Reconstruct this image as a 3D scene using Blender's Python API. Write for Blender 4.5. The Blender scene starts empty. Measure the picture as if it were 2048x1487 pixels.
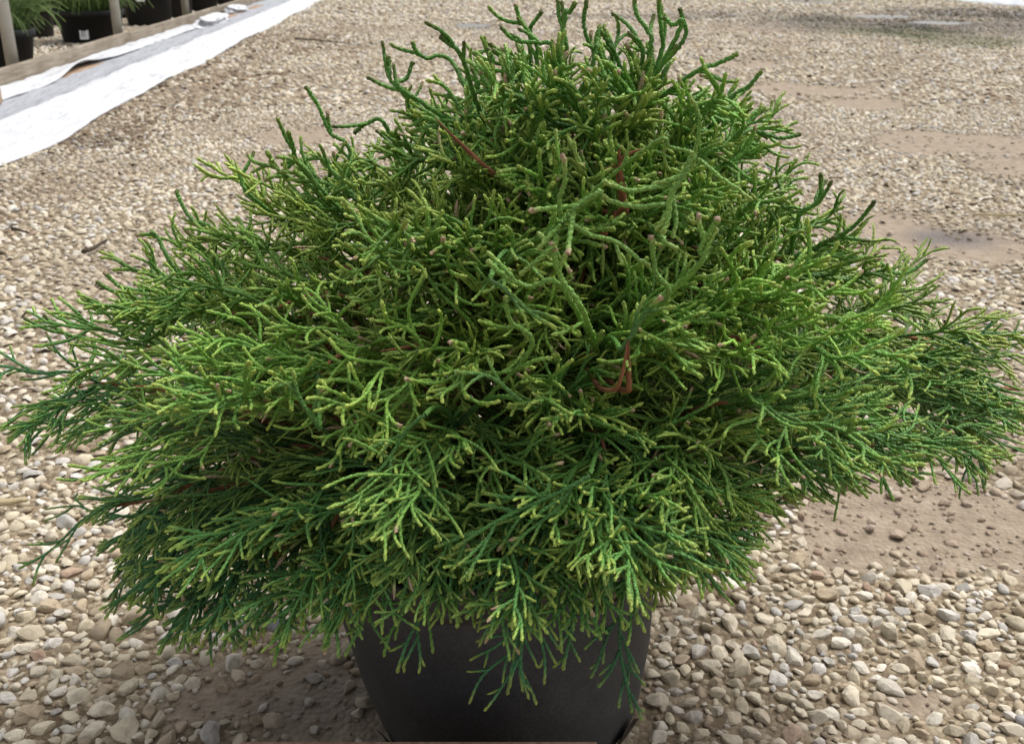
import bpy, math, random
import numpy as np
from mathutils import Vector, Matrix, Euler

random.seed(7)
RNG = np.random.default_rng(7)
R = math.radians
scene = bpy.context.scene
COL = scene.collection

# ------------------------------------------------------------------ camera
FPX, CX, CY, CAMH = 2100.0, 1024.0, 743.5, 0.70      # focal length in photo pixels, camera height in m
PITCH = math.atan2(858.0, FPX)
cam_d = bpy.data.cameras.new('camera')
cam = bpy.data.objects.new('camera', cam_d)
COL.objects.link(cam)
cam.location = (0, 0, CAMH)
cam.rotation_euler = (R(90) - PITCH, 0, 0)
cam_d.sensor_width = 36.0
cam_d.lens = 36.0 * FPX / 2048.0
cam_d.clip_start = 0.01
cam_d.clip_end = 500
cam_d.dof.use_dof = True
cam_d.dof.focus_distance = 0.80
cam_d.dof.aperture_fstop = 19.0
scene.camera = cam

# ------------------------------------------------------------------ sky, sun, exposure (overcast)
SUN_EL, SUN_ROT = R(62), R(55)
w = bpy.data.worlds.new('World')
scene.world = w
w.use_nodes = True
nt = w.node_tree
nt.nodes.clear()
sky = nt.nodes.new('ShaderNodeTexSky')
sky.sky_type = 'NISHITA'
sky.sun_disc = False
sky.sun_elevation = SUN_EL
sky.sun_rotation = SUN_ROT
sky.air_density = 1.0
sky.dust_density = 4.0
hs = nt.nodes.new('ShaderNodeHueSaturation')
hs.inputs['Saturation'].default_value = 0.22
bg = nt.nodes.new('ShaderNodeBackground')
bg.inputs['Strength'].default_value = 0.13
wo = nt.nodes.new('ShaderNodeOutputWorld')
nt.links.new(sky.outputs[0], hs.inputs['Color'])
nt.links.new(hs.outputs[0], bg.inputs['Color'])
nt.links.new(bg.outputs[0], wo.inputs['Surface'])
sun_d = bpy.data.lights.new('sun', 'SUN')
sun_d.energy = 1.5
sun_d.angle = R(22)
sun_d.color = (1.0, 0.98, 0.95)
sun = bpy.data.objects.new('sun', sun_d)
COL.objects.link(sun)
sdir = Vector((math.sin(SUN_ROT) * math.cos(SUN_EL), math.cos(SUN_ROT) * math.cos(SUN_EL), math.sin(SUN_EL)))
sun.rotation_euler = sdir.to_track_quat('Z', 'Y').to_euler()
sun.location = sdir * 10
vs = scene.view_settings
vs.view_transform = 'Standard'
vs.look = 'None'
vs.gamma = 1.0
vs.use_curve_mapping = False
vs.exposure = 0.66

# ------------------------------------------------------------------ pixel helpers
CP, SP = math.cos(PITCH), math.sin(PITCH)


def ray(u, v):
    a, b = (u - CX) / FPX, (v - CY) / FPX
    return Vector((a, CP - b * SP, -SP - b * CP))


def ground_at(u, v, z=0.0):
    d = ray(u, v)
    t = (z - CAMH) / d.z
    return Vector((d.x * t, d.y * t, z))


def at_y(u, v, y):
    d = ray(u, v)
    t = y / d.y
    return Vector((d.x * t, y, CAMH + d.z * t))


def project(p):
    p = np.asarray(p, float)
    x, y, z = p[..., 0], p[..., 1], p[..., 2] - CAMH
    dep = y * CP - z * SP
    up = y * SP + z * CP
    return CX + FPX * x / dep, CY - FPX * up / dep, dep


# ------------------------------------------------------------------ materials
def new_mat(name):
    m = bpy.data.materials.new(name)
    m.use_nodes = True
    n = m.node_tree
    return m, n, n.nodes['Principled BSDF'], n.nodes, n.links


def ramp(nodes, stops):
    r = nodes.new('ShaderNodeValToRGB')
    els = r.color_ramp.elements
    while len(els) < len(stops):
        els.new(0.5)
    for e, (p, c) in zip(els, stops):
        e.position = p
        e.color = (*c, 1)
    return r


def noise(nodes, links, scale, detail=4, rough=0.55, vec=None):
    t = nodes.new('ShaderNodeTexNoise')
    t.inputs['Scale'].default_value = scale
    t.inputs['Detail'].default_value = detail
    t.inputs['Roughness'].default_value = rough
    if vec is not None:
        links.new(vec, t.inputs['Vector'])
    return t


def bump(nodes, links, src, bsdf, strength, dist):
    b = nodes.new('ShaderNodeBump')
    b.inputs['Strength'].default_value = strength
    b.inputs['Distance'].default_value = dist
    links.new(src, b.inputs['Height'])
    links.new(b.outputs[0], bsdf.inputs['Normal'])
    return b


def mix(nodes, links, fac, a, b, mode='MIX'):
    m = nodes.new('ShaderNodeMix')
    m.data_type = 'RGBA'
    m.blend_type = mode
    for sock, val in ((m.inputs[0], fac), (m.inputs[6], a), (m.inputs[7], b)):
        if hasattr(val, 'links'):
            links.new(val, sock)
        else:
            sock.default_value = val if not isinstance(val, tuple) else (*val, 1)
    return m.outputs[2]


def simple_mat(name, c1, c2, scale=8.0, rough=0.7, bstr=0.3, bdist=0.002, spec=0.3, stretch=None):
    m, n, b, nodes, links = new_mat(name)
    tc = nodes.new('ShaderNodeTexCoord')
    vec = tc.outputs['Object']
    if stretch:
        mp = nodes.new('ShaderNodeMapping')
        mp.inputs['Scale'].default_value = stretch
        links.new(vec, mp.inputs['Vector'])
        vec = mp.outputs[0]
    t = noise(nodes, links, scale, 6, 0.6, vec)
    r = ramp(nodes, [(0.3, c1), (0.7, c2)])
    links.new(t.outputs[0], r.inputs[0])
    links.new(r.outputs[0], b.inputs['Base Color'])
    b.inputs['Roughness'].default_value = rough
    b.inputs['Specular IOR Level'].default_value = spec
    bump(nodes, links, t.outputs[0], b, bstr, bdist)
    return m


def foliage_material():
    m, n, b, nodes, links = new_mat('foliage')
    a = nodes.new('ShaderNodeAttribute')
    a.attribute_name = 'tint'
    tc = nodes.new('ShaderNodeTexCoord')
    t = noise(nodes, links, 60, 3, 0.6, tc.outputs['Object'])
    r = ramp(nodes, [(0.25, (0.72, 0.74, 0.70)), (0.75, (1.25, 1.22, 1.15))])
    links.new(t.outputs[0], r.inputs[0])
    c = mix(nodes, links, 1.0, a.outputs['Color'], r.outputs[0], 'MULTIPLY')
    vo = nodes.new('ShaderNodeTexVoronoi')
    vo.inputs['Scale'].default_value = 620
    links.new(tc.outputs['Object'], vo.inputs['Vector'])
    links.new(c, b.inputs['Base Color'])
    b.inputs['Roughness'].default_value = 0.52
    b.inputs['Specular IOR Level'].default_value = 0.35
    bump(nodes, links, vo.outputs[0], b, 0.75, 0.0014)
    return m


def stone_material(name, use_attr):
    m, n, b, nodes, links = new_mat(name)
    if use_attr:
        a = nodes.new('ShaderNodeAttribute')
        a.attribute_name = 'tint'
        base = a.outputs['Color']
    else:
        oi = nodes.new('ShaderNodeObjectInfo')
        base = oi.outputs['Color']
    g = nodes.new('ShaderNodeNewGeometry')
    t = noise(nodes, links, 90, 6, 0.65, g.outputs['Position'])
    r = ramp(nodes, [(0.28, (0.62, 0.58, 0.52)), (0.5, (1, 1, 1)), (0.78, (1.18, 1.16, 1.12))])
    links.new(t.outputs[0], r.inputs[0])
    c = mix(nodes, links, 1.0, base, r.outputs[0], 'MULTIPLY')
    links.new(c, b.inputs['Base Color'])
    b.inputs['Roughness'].default_value = 0.85
    b.inputs['Specular IOR Level'].default_value = 0.25
    bump(nodes, links, t.outputs[0], b, 0.55, 0.003)
    return m


def ground_material():
    m, n, b, nodes, links = new_mat('gravel_ground')
    g = nodes.new('ShaderNodeNewGeometry')
    pos = g.outputs['Position']
    at = nodes.new('ShaderNodeAttribute')
    at.attribute_name = 'zone'          # R mud and painted shade, G wet and darker ground, B moss
    sep = nodes.new('ShaderNodeSeparateColor')
    links.new(at.outputs['Color'], sep.inputs[0])
    # tiny grit between the stones
    vo = nodes.new('ShaderNodeTexVoronoi')
    vo.inputs['Scale'].default_value = 140
    links.new(pos, vo.inputs['Vector'])
    hv = nodes.new('ShaderNodeSeparateColor')
    links.new(vo.outputs['Color'], hv.inputs[0])
    gr = ramp(nodes, [(0.0, (0.17, 0.125, 0.08)), (0.45, (0.29, 0.23, 0.155)), (0.8, (0.42, 0.35, 0.245)), (1.0, (0.54, 0.475, 0.37))])
    links.new(hv.outputs[0], gr.inputs[0])
    dk = ramp(nodes, [(0.0, (1.1, 1.1, 1.1)), (0.6, (0.85, 0.83, 0.8)), (1.0, (0.5, 0.47, 0.42))])
    links.new(vo.outputs['Distance'], dk.inputs[0])
    grit = mix(nodes, links, 1.0, gr.outputs[0], dk.outputs[0], 'MULTIPLY')
    n1 = noise(nodes, links, 3.0, 6, 0.65, pos)
    n2 = noise(nodes, links, 26, 8, 0.7, pos)
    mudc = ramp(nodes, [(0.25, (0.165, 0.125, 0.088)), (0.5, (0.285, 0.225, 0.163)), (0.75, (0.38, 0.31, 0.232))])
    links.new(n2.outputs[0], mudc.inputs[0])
    # ragged mud edge
    ad = nodes.new('ShaderNodeMath')
    ad.operation = 'ADD'
    links.new(sep.outputs[0], ad.inputs[0])
    sb = nodes.new('ShaderNodeMath')
    sb.operation = 'MULTIPLY_ADD'
    links.new(n2.outputs[0], sb.inputs[0])
    sb.inputs[1].default_value = 0.8
    sb.inputs[2].default_value = -0.4
    links.new(sb.outputs[0], ad.inputs[1])
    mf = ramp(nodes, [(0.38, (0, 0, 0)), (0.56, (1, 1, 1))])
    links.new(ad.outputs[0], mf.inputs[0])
    dirt = ramp(nodes, [(0.3, (0.115, 0.08, 0.05)), (0.7, (0.22, 0.165, 0.11))])
    links.new(n2.outputs[0], dirt.inputs[0])
    big = ramp(nodes, [(0.38, (0, 0, 0)), (0.62, (1, 1, 1))])
    links.new(n1.outputs[0], big.inputs[0])
    c0 = mix(nodes, links, big.outputs[0], dirt.outputs[0], grit)
    c0 = mix(nodes, links, 0.55, c0, grit)
    n3 = noise(nodes, links, 7, 6, 0.75, pos)
    st = ramp(nodes, [(0.32, (0.55, 0.52, 0.48)), (0.55, (1, 1, 1)), (0.75, (1.25, 1.24, 1.2))])
    links.new(n3.outputs[0], st.inputs[0])
    c0 = mix(nodes, links, 0.8, c0, st.outputs[0], 'MULTIPLY')
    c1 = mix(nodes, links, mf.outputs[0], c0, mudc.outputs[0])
    c2 = mix(nodes, links, sep.outputs[2], c1, (0.07, 0.085, 0.025))
    c3 = mix(nodes, links, sep.outputs[1], c2, (0.085, 0.06, 0.045))
    links.new(c3, b.inputs['Base Color'])
    rr = nodes.new('ShaderNodeMapRange')
    rr.inputs[3].default_value = 0.9
    rr.inputs[4].default_value = 0.28
    links.new(sep.outputs[1], rr.inputs[0])
    links.new(rr.outputs[0], b.inputs['Roughness'])
    b.inputs['Specular IOR Level'].default_value = 0.3
    iv = nodes.new('ShaderNodeMath')
    iv.operation = 'MULTIPLY_ADD'
    links.new(vo.outputs['Distance'], iv.inputs[0])
    iv.inputs[1].default_value = -0.5
    links.new(n2.outputs[0], iv.inputs[2])
    bump(nodes, links, iv.outputs[0], b, 0.6, 0.008)
    return m


def pot_material(name='pot_plastic', k=1.0):
    m, n, b, nodes, links = new_mat(name)
    tc = nodes.new('ShaderNodeTexCoord')
    t = noise(nodes, links, 9, 6, 0.65, tc.outputs['Object'])
    r = ramp(nodes, [(0.25, (0.020 * k, 0.020 * k, 0.021 * k)), (0.55, (0.032 * k, 0.032 * k, 0.033 * k)), (0.8, (0.055 * k, 0.054 * k, 0.053 * k))])
    links.new(t.outputs[0], r.inputs[0])
    f = noise(nodes, links, 320, 3, 0.6, tc.outputs['Object'])
    fr = ramp(nodes, [(0.3, (0.75, 0.75, 0.75)), (0.7, (1.25, 1.22, 1.2))])
    links.new(f.outputs[0], fr.inputs[0])
    c = mix(nodes, links, 1.0, r.outputs[0], fr.outputs[0], 'MULTIPLY')
    links.new(c, b.inputs['Base Color'])
    b.inputs['Roughness'].default_value = 0.62
    b.inputs['Specular IOR Level'].default_value = 0.35
    bump(nodes, links, f.outputs[0], b, 0.25, 0.0012)
    return m


def water_material():
    m, n, b, nodes, links = new_mat('water')
    b.inputs['Base Color'].default_value = (0.09, 0.08, 0.07, 1)
    b.inputs['Roughness'].default_value = 0.06
    b.inputs['IOR'].default_value = 1.33
    b.inputs['Specular IOR Level'].default_value = 0.6
    tc = nodes.new('ShaderNodeTexCoord')
    t = noise(nodes, links, 6, 3, 0.5, tc.outputs['Object'])
    bump(nodes, links, t.outputs[0], b, 0.05, 0.01)
    return m


def wood_material(name, dark, mid, light, stretch):
    m, n, b, nodes, links = new_mat(name)
    tc = nodes.new('ShaderNodeTexCoord')
    mp = nodes.new('ShaderNodeMapping')
    mp.inputs['Scale'].default_value = stretch
    links.new(tc.outputs['Object'], mp.inputs['Vector'])
    t = noise(nodes, links, 14, 8, 0.65, mp.outputs[0])
    r = ramp(nodes, [(0.28, dark), (0.5, mid), (0.75, light)])
    links.new(t.outputs[0], r.inputs[0])
    t2 = noise(nodes, links, 2.2, 5, 0.6, tc.outputs['Object'])
    r2 = ramp(nodes, [(0.3, (0.7, 0.66, 0.6)), (0.65, (1.1, 1.1, 1.1))])
    links.new(t2.outputs[0], r2.inputs[0])
    c = mix(nodes, links, 1.0, r.outputs[0], r2.outputs[0], 'MULTIPLY')
    links.new(c, b.inputs['Base Color'])
    b.inputs['Roughness'].default_value = 0.85
    b.inputs['Specular IOR Level'].default_value = 0.2
    bump(nodes, links, t.outputs[0], b, 0.5, 0.004)
    return m


def cloth_material(name, c1, c2):
    m, n, b, nodes, links = new_mat(name)
    tc = nodes.new('ShaderNodeTexCoord')
    t = noise(nodes, links, 2.4, 7, 0.65, tc.outputs['Object'])
    r = ramp(nodes, [(0.22, c1), (0.45, c2)])
    links.new(t.outputs[0], r.inputs[0])
    links.new(r.outputs[0], b.inputs['Base Color'])
    b.inputs['Roughness'].default_value = 0.75
    b.inputs['Specular IOR Level'].default_value = 0.2
    mp = nodes.new('ShaderNodeMapping')
    mp.inputs['Scale'].default_value = (1.0, 0.25, 1.0)
    mp.inputs['Rotation'].default_value = (0, 0, 0.5)
    links.new(tc.outputs['Object'], mp.inputs['Vector'])
    t2 = noise(nodes, links, 11, 5, 0.6, mp.outputs[0])
    bump(nodes, links, t2.outputs[0], b, 0.9, 0.06)
    return m


M = {}
M['foliage'] = foliage_material()
M['stone'] = stone_material('stone_single', False)
M['gravel'] = stone_material('stone_gravel', True)
M['ground'] = ground_material()
M['pot'] = pot_material('pot_plastic', 1.4)
M['pot_black'] = pot_material('pot_black', 0.28)
M['pot_back'] = M['pot_black']
M['water'] = water_material()
M['timber'] = wood_material('weathered_timber', (0.13, 0.105, 0.08), (0.27, 0.23, 0.18), (0.40, 0.355, 0.29), (9, 0.35, 9))
M['plank'] = wood_material('brown_plank', (0.22, 0.14, 0.09), (0.36, 0.25, 0.17), (0.46, 0.34, 0.24), (9, 0.4, 9))
M['red_wood'] = wood_material('red_board', (0.24, 0.14, 0.10), (0.42, 0.27, 0.20), (0.52, 0.37, 0.29), (0.5, 9, 9))
M['bark'] = wood_material('bark', (0.09, 0.036, 0.02), (0.27, 0.115, 0.062), (0.45, 0.22, 0.13), (9, 9, 1.2))
M['soil'] = simple_mat('soil', (0.02, 0.014, 0.01), (0.07, 0.05, 0.035), 60, 0.95, 0.8, 0.006)
M['cloth'] = cloth_material('white_fabric', (0.44, 0.445, 0.46), (0.57, 0.575, 0.59))
M['cloth_grey'] = cloth_material('grey_fabric', (0.27, 0.28, 0.305), (0.35, 0.36, 0.385))
M['post'] = simple_mat('post_paint', (0.40, 0.38, 0.32), (0.54, 0.51, 0.44), 6, 0.6, 0.2, 0.002)
M['label'] = simple_mat('label_paper', (0.78, 0.78, 0.77), (0.84, 0.84, 0.83), 20, 0.6, 0.0, 0.001)
M['ink'] = simple_mat('label_ink', (0.20, 0.20, 0.22), (0.26, 0.26, 0.28), 20, 0.7, 0.0, 0.001)
M['stick'] = wood_material('stick', (0.03, 0.022, 0.016), (0.06, 0.045, 0.03), (0.11, 0.08, 0.055), (6, 6, 6))
M['straw'] = wood_material('straw', (0.35, 0.28, 0.16), (0.48, 0.40, 0.25), (0.58, 0.5, 0.34), (6, 6, 6))


# ------------------------------------------------------------------ mesh helpers
def mesh_obj(name, verts, faces, mat, parent=None, smooth=False, tint=None, attr='tint'):
    me = bpy.data.meshes.new(name)
    verts = np.asarray(verts, np.float32)
    if isinstance(faces, np.ndarray):
        k = faces.shape[1]
        nf = faces.shape[0]
        me.vertices.add(len(verts))
        me.vertices.foreach_set('co', verts.ravel())
        me.loops.add(nf * k)
        me.loops.foreach_set('vertex_index', faces.astype(np.int32).ravel())
        me.polygons.add(nf)
        me.polygons.foreach_set('loop_start', np.arange(0, nf * k, k, dtype=np.int32))
        me.polygons.foreach_set('loop_total', np.full(nf, k, np.int32))
        me.update(calc_edges=True)
    else:
        me.from_pydata([tuple(map(float, v)) for v in verts], [], faces)
        me.update()
    if smooth:
        me.polygons.foreach_set('use_smooth', np.ones(len(me.polygons), bool))
    if tint is not None:
        a = me.attributes.new(attr, 'FLOAT_COLOR', 'POINT')
        t4 = np.ones((len(verts), 4), np.float32)
        t4[:, :3] = tint
        a.data.foreach_set('color', t4.ravel())
    me.materials.append(mat)
    o = bpy.data.objects.new(name, me)
    COL.objects.link(o)
    if parent:
        o.parent = parent
    return o


def empty(name, loc=(0, 0, 0)):
    o = bpy.data.objects.new(name, None)
    o.empty_display_size = 0.05
    COL.objects.link(o)
    o.location = loc
    return o


def tag(o, label=None, cat=None, group=None, kind=None):
    if label:
        o['label'] = label
    if cat:
        o['category'] = cat
    if group:
        o['group'] = group
    if kind:
        o['kind'] = kind
    return o


def fbm(x, y, seed=0, octaves=4, freq=1.0):
    rs = np.random.default_rng(seed)
    v = np.zeros_like(np.asarray(x, float))
    amp = 1.0
    for _ in range(octaves):
        for _k in range(3):
            a = rs.uniform(0, 2 * np.pi)
            p = rs.uniform(0, 2 * np.pi)
            f = freq * rs.uniform(0.7, 1.4)
            v = v + amp * np.sin(f * (x * math.cos(a) + y * math.sin(a)) * 2 * np.pi + p) / 3
        amp *= 0.5
        freq *= 2.0
    return v


def lathe(profile, seg=48, closed_bottom=False):
    pr = np.array(profile)
    ang = np.linspace(0, 2 * np.pi, seg, endpoint=False)
    v = np.stack([np.outer(pr[:, 0], np.cos(ang)), np.outer(pr[:, 0], np.sin(ang)), np.repeat(pr[:, 1][:, None], seg, 1)], -1).reshape(-1, 3)
    f = []
    for i in range(len(pr) - 1):
        for j in range(seg):
            k = (j + 1) % seg
            f.append((i * seg + j, i * seg + k, (i + 1) * seg + k, (i + 1) * seg + j))
    if closed_bottom:
        f.append(tuple(range(seg))[::-1])
    return v, f


def box_geo(x0, x1, y0, y1, z0, z1, bev=0.0):
    """box with chamfered long edges; built as an octagonal prism along y"""
    b = bev
    pr = [(x0 + b, z0), (x1 - b, z0), (x1, z0 + b), (x1, z1 - b), (x1 - b, z1), (x0 + b, z1), (x0, z1 - b), (x0, z0 + b)]
    v = [(x, y0, z) for x, z in pr] + [(x, y1, z) for x, z in pr]
    n = len(pr)
    f = [tuple(range(n)), tuple(range(2 * n - 1, n - 1, -1))]
    for i in range(n):
        j = (i + 1) % n
        f.append((j, i, n + i, n + j))
    return v, f


def tube_geo(P, rad, sides=6, mod=None):
    """tube along polyline P (n,3), radii (n,)"""
    P = np.asarray(P, float)
    n = len(P)
    T = np.empty_like(P)
    T[1:-1] = P[2:] - P[:-2]
    T[0] = P[1] - P[0]
    T[-1] = P[-1] - P[-2]
    T /= np.linalg.norm(T, axis=1)[:, None] + 1e-12
    ref = np.array([0.31, 0.22, 0.92]) if abs(T[:, 2].mean()) < 0.85 else np.array([0.93, 0.3, 0.1])
    U = np.cross(T, ref)
    U /= np.linalg.norm(U, axis=1)[:, None] + 1e-12
    V = np.cross(T, U)
    ang = np.arange(sides) * 2 * np.pi / sides
    rr = np.repeat(np.asarray(rad)[:, None], sides, 1)
    if mod is not None:
        rr = rr * mod
    v = P[:, None, :] + rr[:, :, None] * (np.cos(ang)[None, :, None] * U[:, None, :] + np.sin(ang)[None, :, None] * V[:, None, :])
    i = np.arange(n - 1)[:, None]
    j = np.arange(sides)[None, :]
    k = (j + 1) % sides
    f = np.stack([i * sides + j, i * sides + k, (i + 1) * sides + k, (i + 1) * sides + j], -1).reshape(-1, 4)
    return v.reshape(-1, 3), f


class Batch:
    def __init__(self):
        self.v, self.f, self.c, self.n = [], [], [], 0

    def add(self, v, f, c=None):
        self.v.append(v)
        self.f.append(np.asarray(f) + self.n)
        if c is not None:
            self.c.append(c if np.ndim(c) == 2 else np.tile(np.asarray(c, float), (len(v), 1)))
        self.n += len(v)

    def build(self, name, mat, parent=None, smooth=True):
        return mesh_obj(name, np.concatenate(self.v), np.concatenate(self.f), mat, parent, smooth,
                        np.concatenate(self.c) if self.c else None)


# ------------------------------------------------------------------ ground zones
def zone_ellipses(lst):
    out = []
    for (u, v, ru, rv, k) in lst:
        c = ground_at(u, v)
        a = ground_at(u + ru, v)
        n1, n2 = ground_at(u, v - rv), ground_at(u, v + rv)
        out.append((c.x, (n1.y + n2.y) / 2, abs(a.x - c.x), (n1.y - n2.y) / 2, k))
    return out


MUD_SHADE = zone_ellipses([(1890, 1055, 300, 80, 1.7), (2060, 1090, 200, 60, 1.5), (1700, 1000, 110, 55, 0.8), (1640, 182, 95, 15, 1.3), (1700, 207, 80, 12, 1.3),
                     (1930, 290, 140, 24, 1.4), (2030, 335, 90, 18, 1.3), (1760, 470, 190, 36, 1.2), (1930, 490, 130, 32, 1.3),
                     (560, 1400, 210, 80, 1.0), (640, 1470, 170, 60, 1.0), (850, 1330, 300, 120, 1.0), (500, 330, 90, 20, .9), (600, 275, 90, 18, .9), (1480, 128, 70, 8, .8),
                     (1850, 1400, 120, 22, .75), (1480, 1440, 120, 40, .55), (1700, 1460, 160, 20, .5), (1350, 1400, 70, 40, .5), (130, 600, 60, 20, .3), (1500, 60, 160, 8, .7),  # those right of the pot also paint shade into the stones
                     (1150, 80, 190, 8, .6), (800, 60, 160, 8, .5), (350, 1440, 100, 22, .55), (1650, 85, 120, 7, .6), (1400, 600, 260, 60, .5)])
WET_DARK = zone_ellipses([(1890, 472, 100, 22, 1.0), (560, 1440, 160, 60, 0.32), (700, 1380, 150, 80, .5), (1840, 52, 280, 24, .95), (1950, 32, 240, 18, 1.0), (1300, 35, 300, 6, .6),
                     (960, 55, 70, 8, .5), (1480, 30, 200, 7, .5), (180, 285, 110, 16, .45), (90, 320, 60, 14, .45)])  # by the fabric edge and left of the pot: plain darkening of the ground
PUD = zone_ellipses([(1765, 34, 60, 4, 1), (1880, 47, 55, 4, 1), (945, 52, 38, 4, 1), (1620, 5, 70, 2.5, 1)])
MOSS = zone_ellipses([(1790, 64, 130, 13, 1.0), (1960, 84, 130, 11, .7), (1650, 40, 70, 5, .4)])
MULCH = zone_ellipses([(330, 190, 240, 60, .8), (170, 270, 170, 40, .9), (60, 400, 140, 60, .5), (560, 90, 150, 40, .6)])


def zone(lst, x, y, seed):
    x = np.asarray(x, float)
    y = np.asarray(y, float)
    s = np.clip(y / 4, 0.25, 4)
    j = 0.35 * fbm(x / s, y / s, seed, 3, 1.6)
    out = np.zeros_like(x)
    for cx, cy, rx, ry, k in lst:
        d = np.sqrt(((x - cx) / rx) ** 2 + ((y - cy) / ry) ** 2) + j
        out = np.maximum(out, k * np.clip((1.35 - d) / 0.75, 0, 1))
    return out


def gz(x, y):
    return 0.006 * fbm(np.asarray(x, float), np.asarray(y, float), 3, 3, 0.5) * np.clip((9.5 - np.asarray(y, float)) / 2, 0, 1)


def build_ground():
    # fine near sheet blended out to the far distance: one sheet, graded spacing
    gx = np.concatenate([-np.geomspace(200, 5.2, 24), np.arange(-5, 6.5, 0.06), np.geomspace(6.7, 200, 24)])
    gy = np.concatenate([-np.geomspace(60, 1, 12), np.arange(-0.5, 4.8, 0.05), np.arange(4.8, 16, 0.12), np.geomspace(16.2, 300, 26)])
    X, Y = np.meshgrid(gx, gy)
    Z = gz(X, Y)
    nx, ny = len(gx), len(gy)
    v = np.stack([X, Y, Z], -1).reshape(-1, 3)
    i, j = np.meshgrid(np.arange(ny - 1), np.arange(nx - 1), indexing='ij')
    a = (i * nx + j).ravel()
    f = np.stack([a, a + 1, a + nx + 1, a + nx], -1)
    tint = np.stack([zone(MUD_SHADE, X, Y, 11), zone(WET_DARK, X, Y, 12), zone(MOSS, X, Y, 13)], -1).reshape(-1, 3)
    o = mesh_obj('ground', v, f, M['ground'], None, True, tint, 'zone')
    tag(o, 'tan gravel lot with bare muddy patches around the potted conifer', 'ground', kind='structure')
    del o['category']
    return o


ground = build_ground()


# ------------------------------------------------------------------ gravel
def ico(sub):
    t = (1 + 5 ** .5) / 2
    v = [(-1, t, 0), (1, t, 0), (-1, -t, 0), (1, -t, 0), (0, -1, t), (0, 1, t), (0, -1, -t), (0, 1, -t), (t, 0, -1), (t, 0, 1), (-t, 0, -1), (-t, 0, 1)]
    f = [(0, 11, 5), (0, 5, 1), (0, 1, 7), (0, 7, 10), (0, 10, 11), (1, 5, 9), (5, 11, 4), (11, 10, 2), (10, 7, 6), (7, 1, 8),
         (3, 9, 4), (3, 4, 2), (3, 2, 6), (3, 6, 8), (3, 8, 9), (4, 9, 5), (2, 4, 11), (6, 2, 10), (8, 6, 7), (9, 8, 1)]
    v = [np.array(p) / np.linalg.norm(p) for p in v]
    for _ in range(sub):
        cache, nf = {}, []

        def mid(a, b):
            k = (min(a, b), max(a, b))
            if k not in cache:
                p = v[a] + v[b]
                v.append(p / np.linalg.norm(p))
                cache[k] = len(v) - 1
            return cache[k]
        for a, b, c in f:
            x, y, z = mid(a, b), mid(b, c), mid(c, a)
            nf += [(a, x, z), (b, y, x), (c, z, y), (x, y, z)]
        f = nf
    return np.array(v), np.array(f)


def stone_shape(sub, seed):
    rs = np.random.default_rng(seed)
    v, f = ico(sub)
    v = v.copy()
    for _ in range(rs.integers(6, 11)):           # broken faces
        n = rs.normal(size=3)
        n /= np.linalg.norm(n)
        d = rs.uniform(0.45, 0.74)
        s = v @ n
        over = np.maximum(s - d, 0)
        v -= over[:, None] * n * 0.93
    v *= 1 + rs.uniform(-0.07, 0.07, (len(v), 1))
    v *= np.array([rs.uniform(1.1, 1.45), rs.uniform(0.8, 1.05), rs.uniform(0.5, 0.8)])
    f = f[v[f].mean(1)[:, 2] > (-0.42 if sub else -0.12)]          # the buried underside is left open
    used = np.unique(f)
    remap = np.full(len(v), -1)
    remap[used] = np.arange(len(used))
    return v[used], remap[f]


HI = [stone_shape(1, 100 + i) for i in range(16)]
LO = [stone_shape(0, 200 + i) for i in range(16)]


def scatter(x0, x1, y0, y1, radii, tries, gap, inside, seed):
    rs = np.random.default_rng(seed)
    cell = max(radii) * 2.1
    grid = {}
    out = []
    for r, nt_ in zip(radii, tries):
        xs = rs.uniform(x0, x1, nt_)
        ys = rs.uniform(y0, y1, nt_)
        rr = r * rs.uniform(0.8, 1.2, nt_)
        ok = inside(xs, ys)
        for x, y, q, k in zip(xs.tolist(), ys.tolist(), rr.tolist(), ok.tolist()):
            if not k:
                continue
            ci, cj = int(x // cell), int(y // cell)
            bad = False
            for a in (ci - 1, ci, ci + 1):
                for b_ in (cj - 1, cj, cj + 1):
                    for (px, py, pq) in grid.get((a, b_), ()):
                        if (px - x) ** 2 + (py - y) ** 2 < (gap * (pq + q)) ** 2:
                            bad = True
                            break
                    if bad:
                        break
                if bad:
                    break
            if not bad:
                grid.setdefault((ci, cj), []).append((x, y, q))
                out.append((x, y, q))
    return np.array(out)


POTX, POTY = 0.0, 0.83


def in_view(x, y, m=0.12):
    # a wedge somewhat wider than the frame, so that a step aside still shows gravel
    return np.abs(x) < 0.53 * (0.93 * y + 0.26) * 1.2 + m


def edge_left(y):          # edge of the white ground sheet
    return -1.72 - 0.07 * (y - 3.53)


def keep(x, y, rs):
    mud = zone(MUD_SHADE, x, y, 11)
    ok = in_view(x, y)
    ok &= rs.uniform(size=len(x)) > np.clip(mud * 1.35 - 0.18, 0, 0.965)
    ok &= (x > edge_left(y) + 0.01) | (x < -2.95 - 0.07 * (y - 5.5))
    ok &= ((x - POTX) ** 2 + (y - POTY) ** 2) > 0.141 ** 2
    for px_, py_, rx_, ry_, _k in PUD:
        ok &= ((x - px_) / rx_) ** 2 + ((y - py_) / ry_) ** 2 > 1.25
    ok &= ~((x > -0.16) & (x < 0.125) & (y > 0.55) & (y < 0.645))
    return ok


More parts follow.
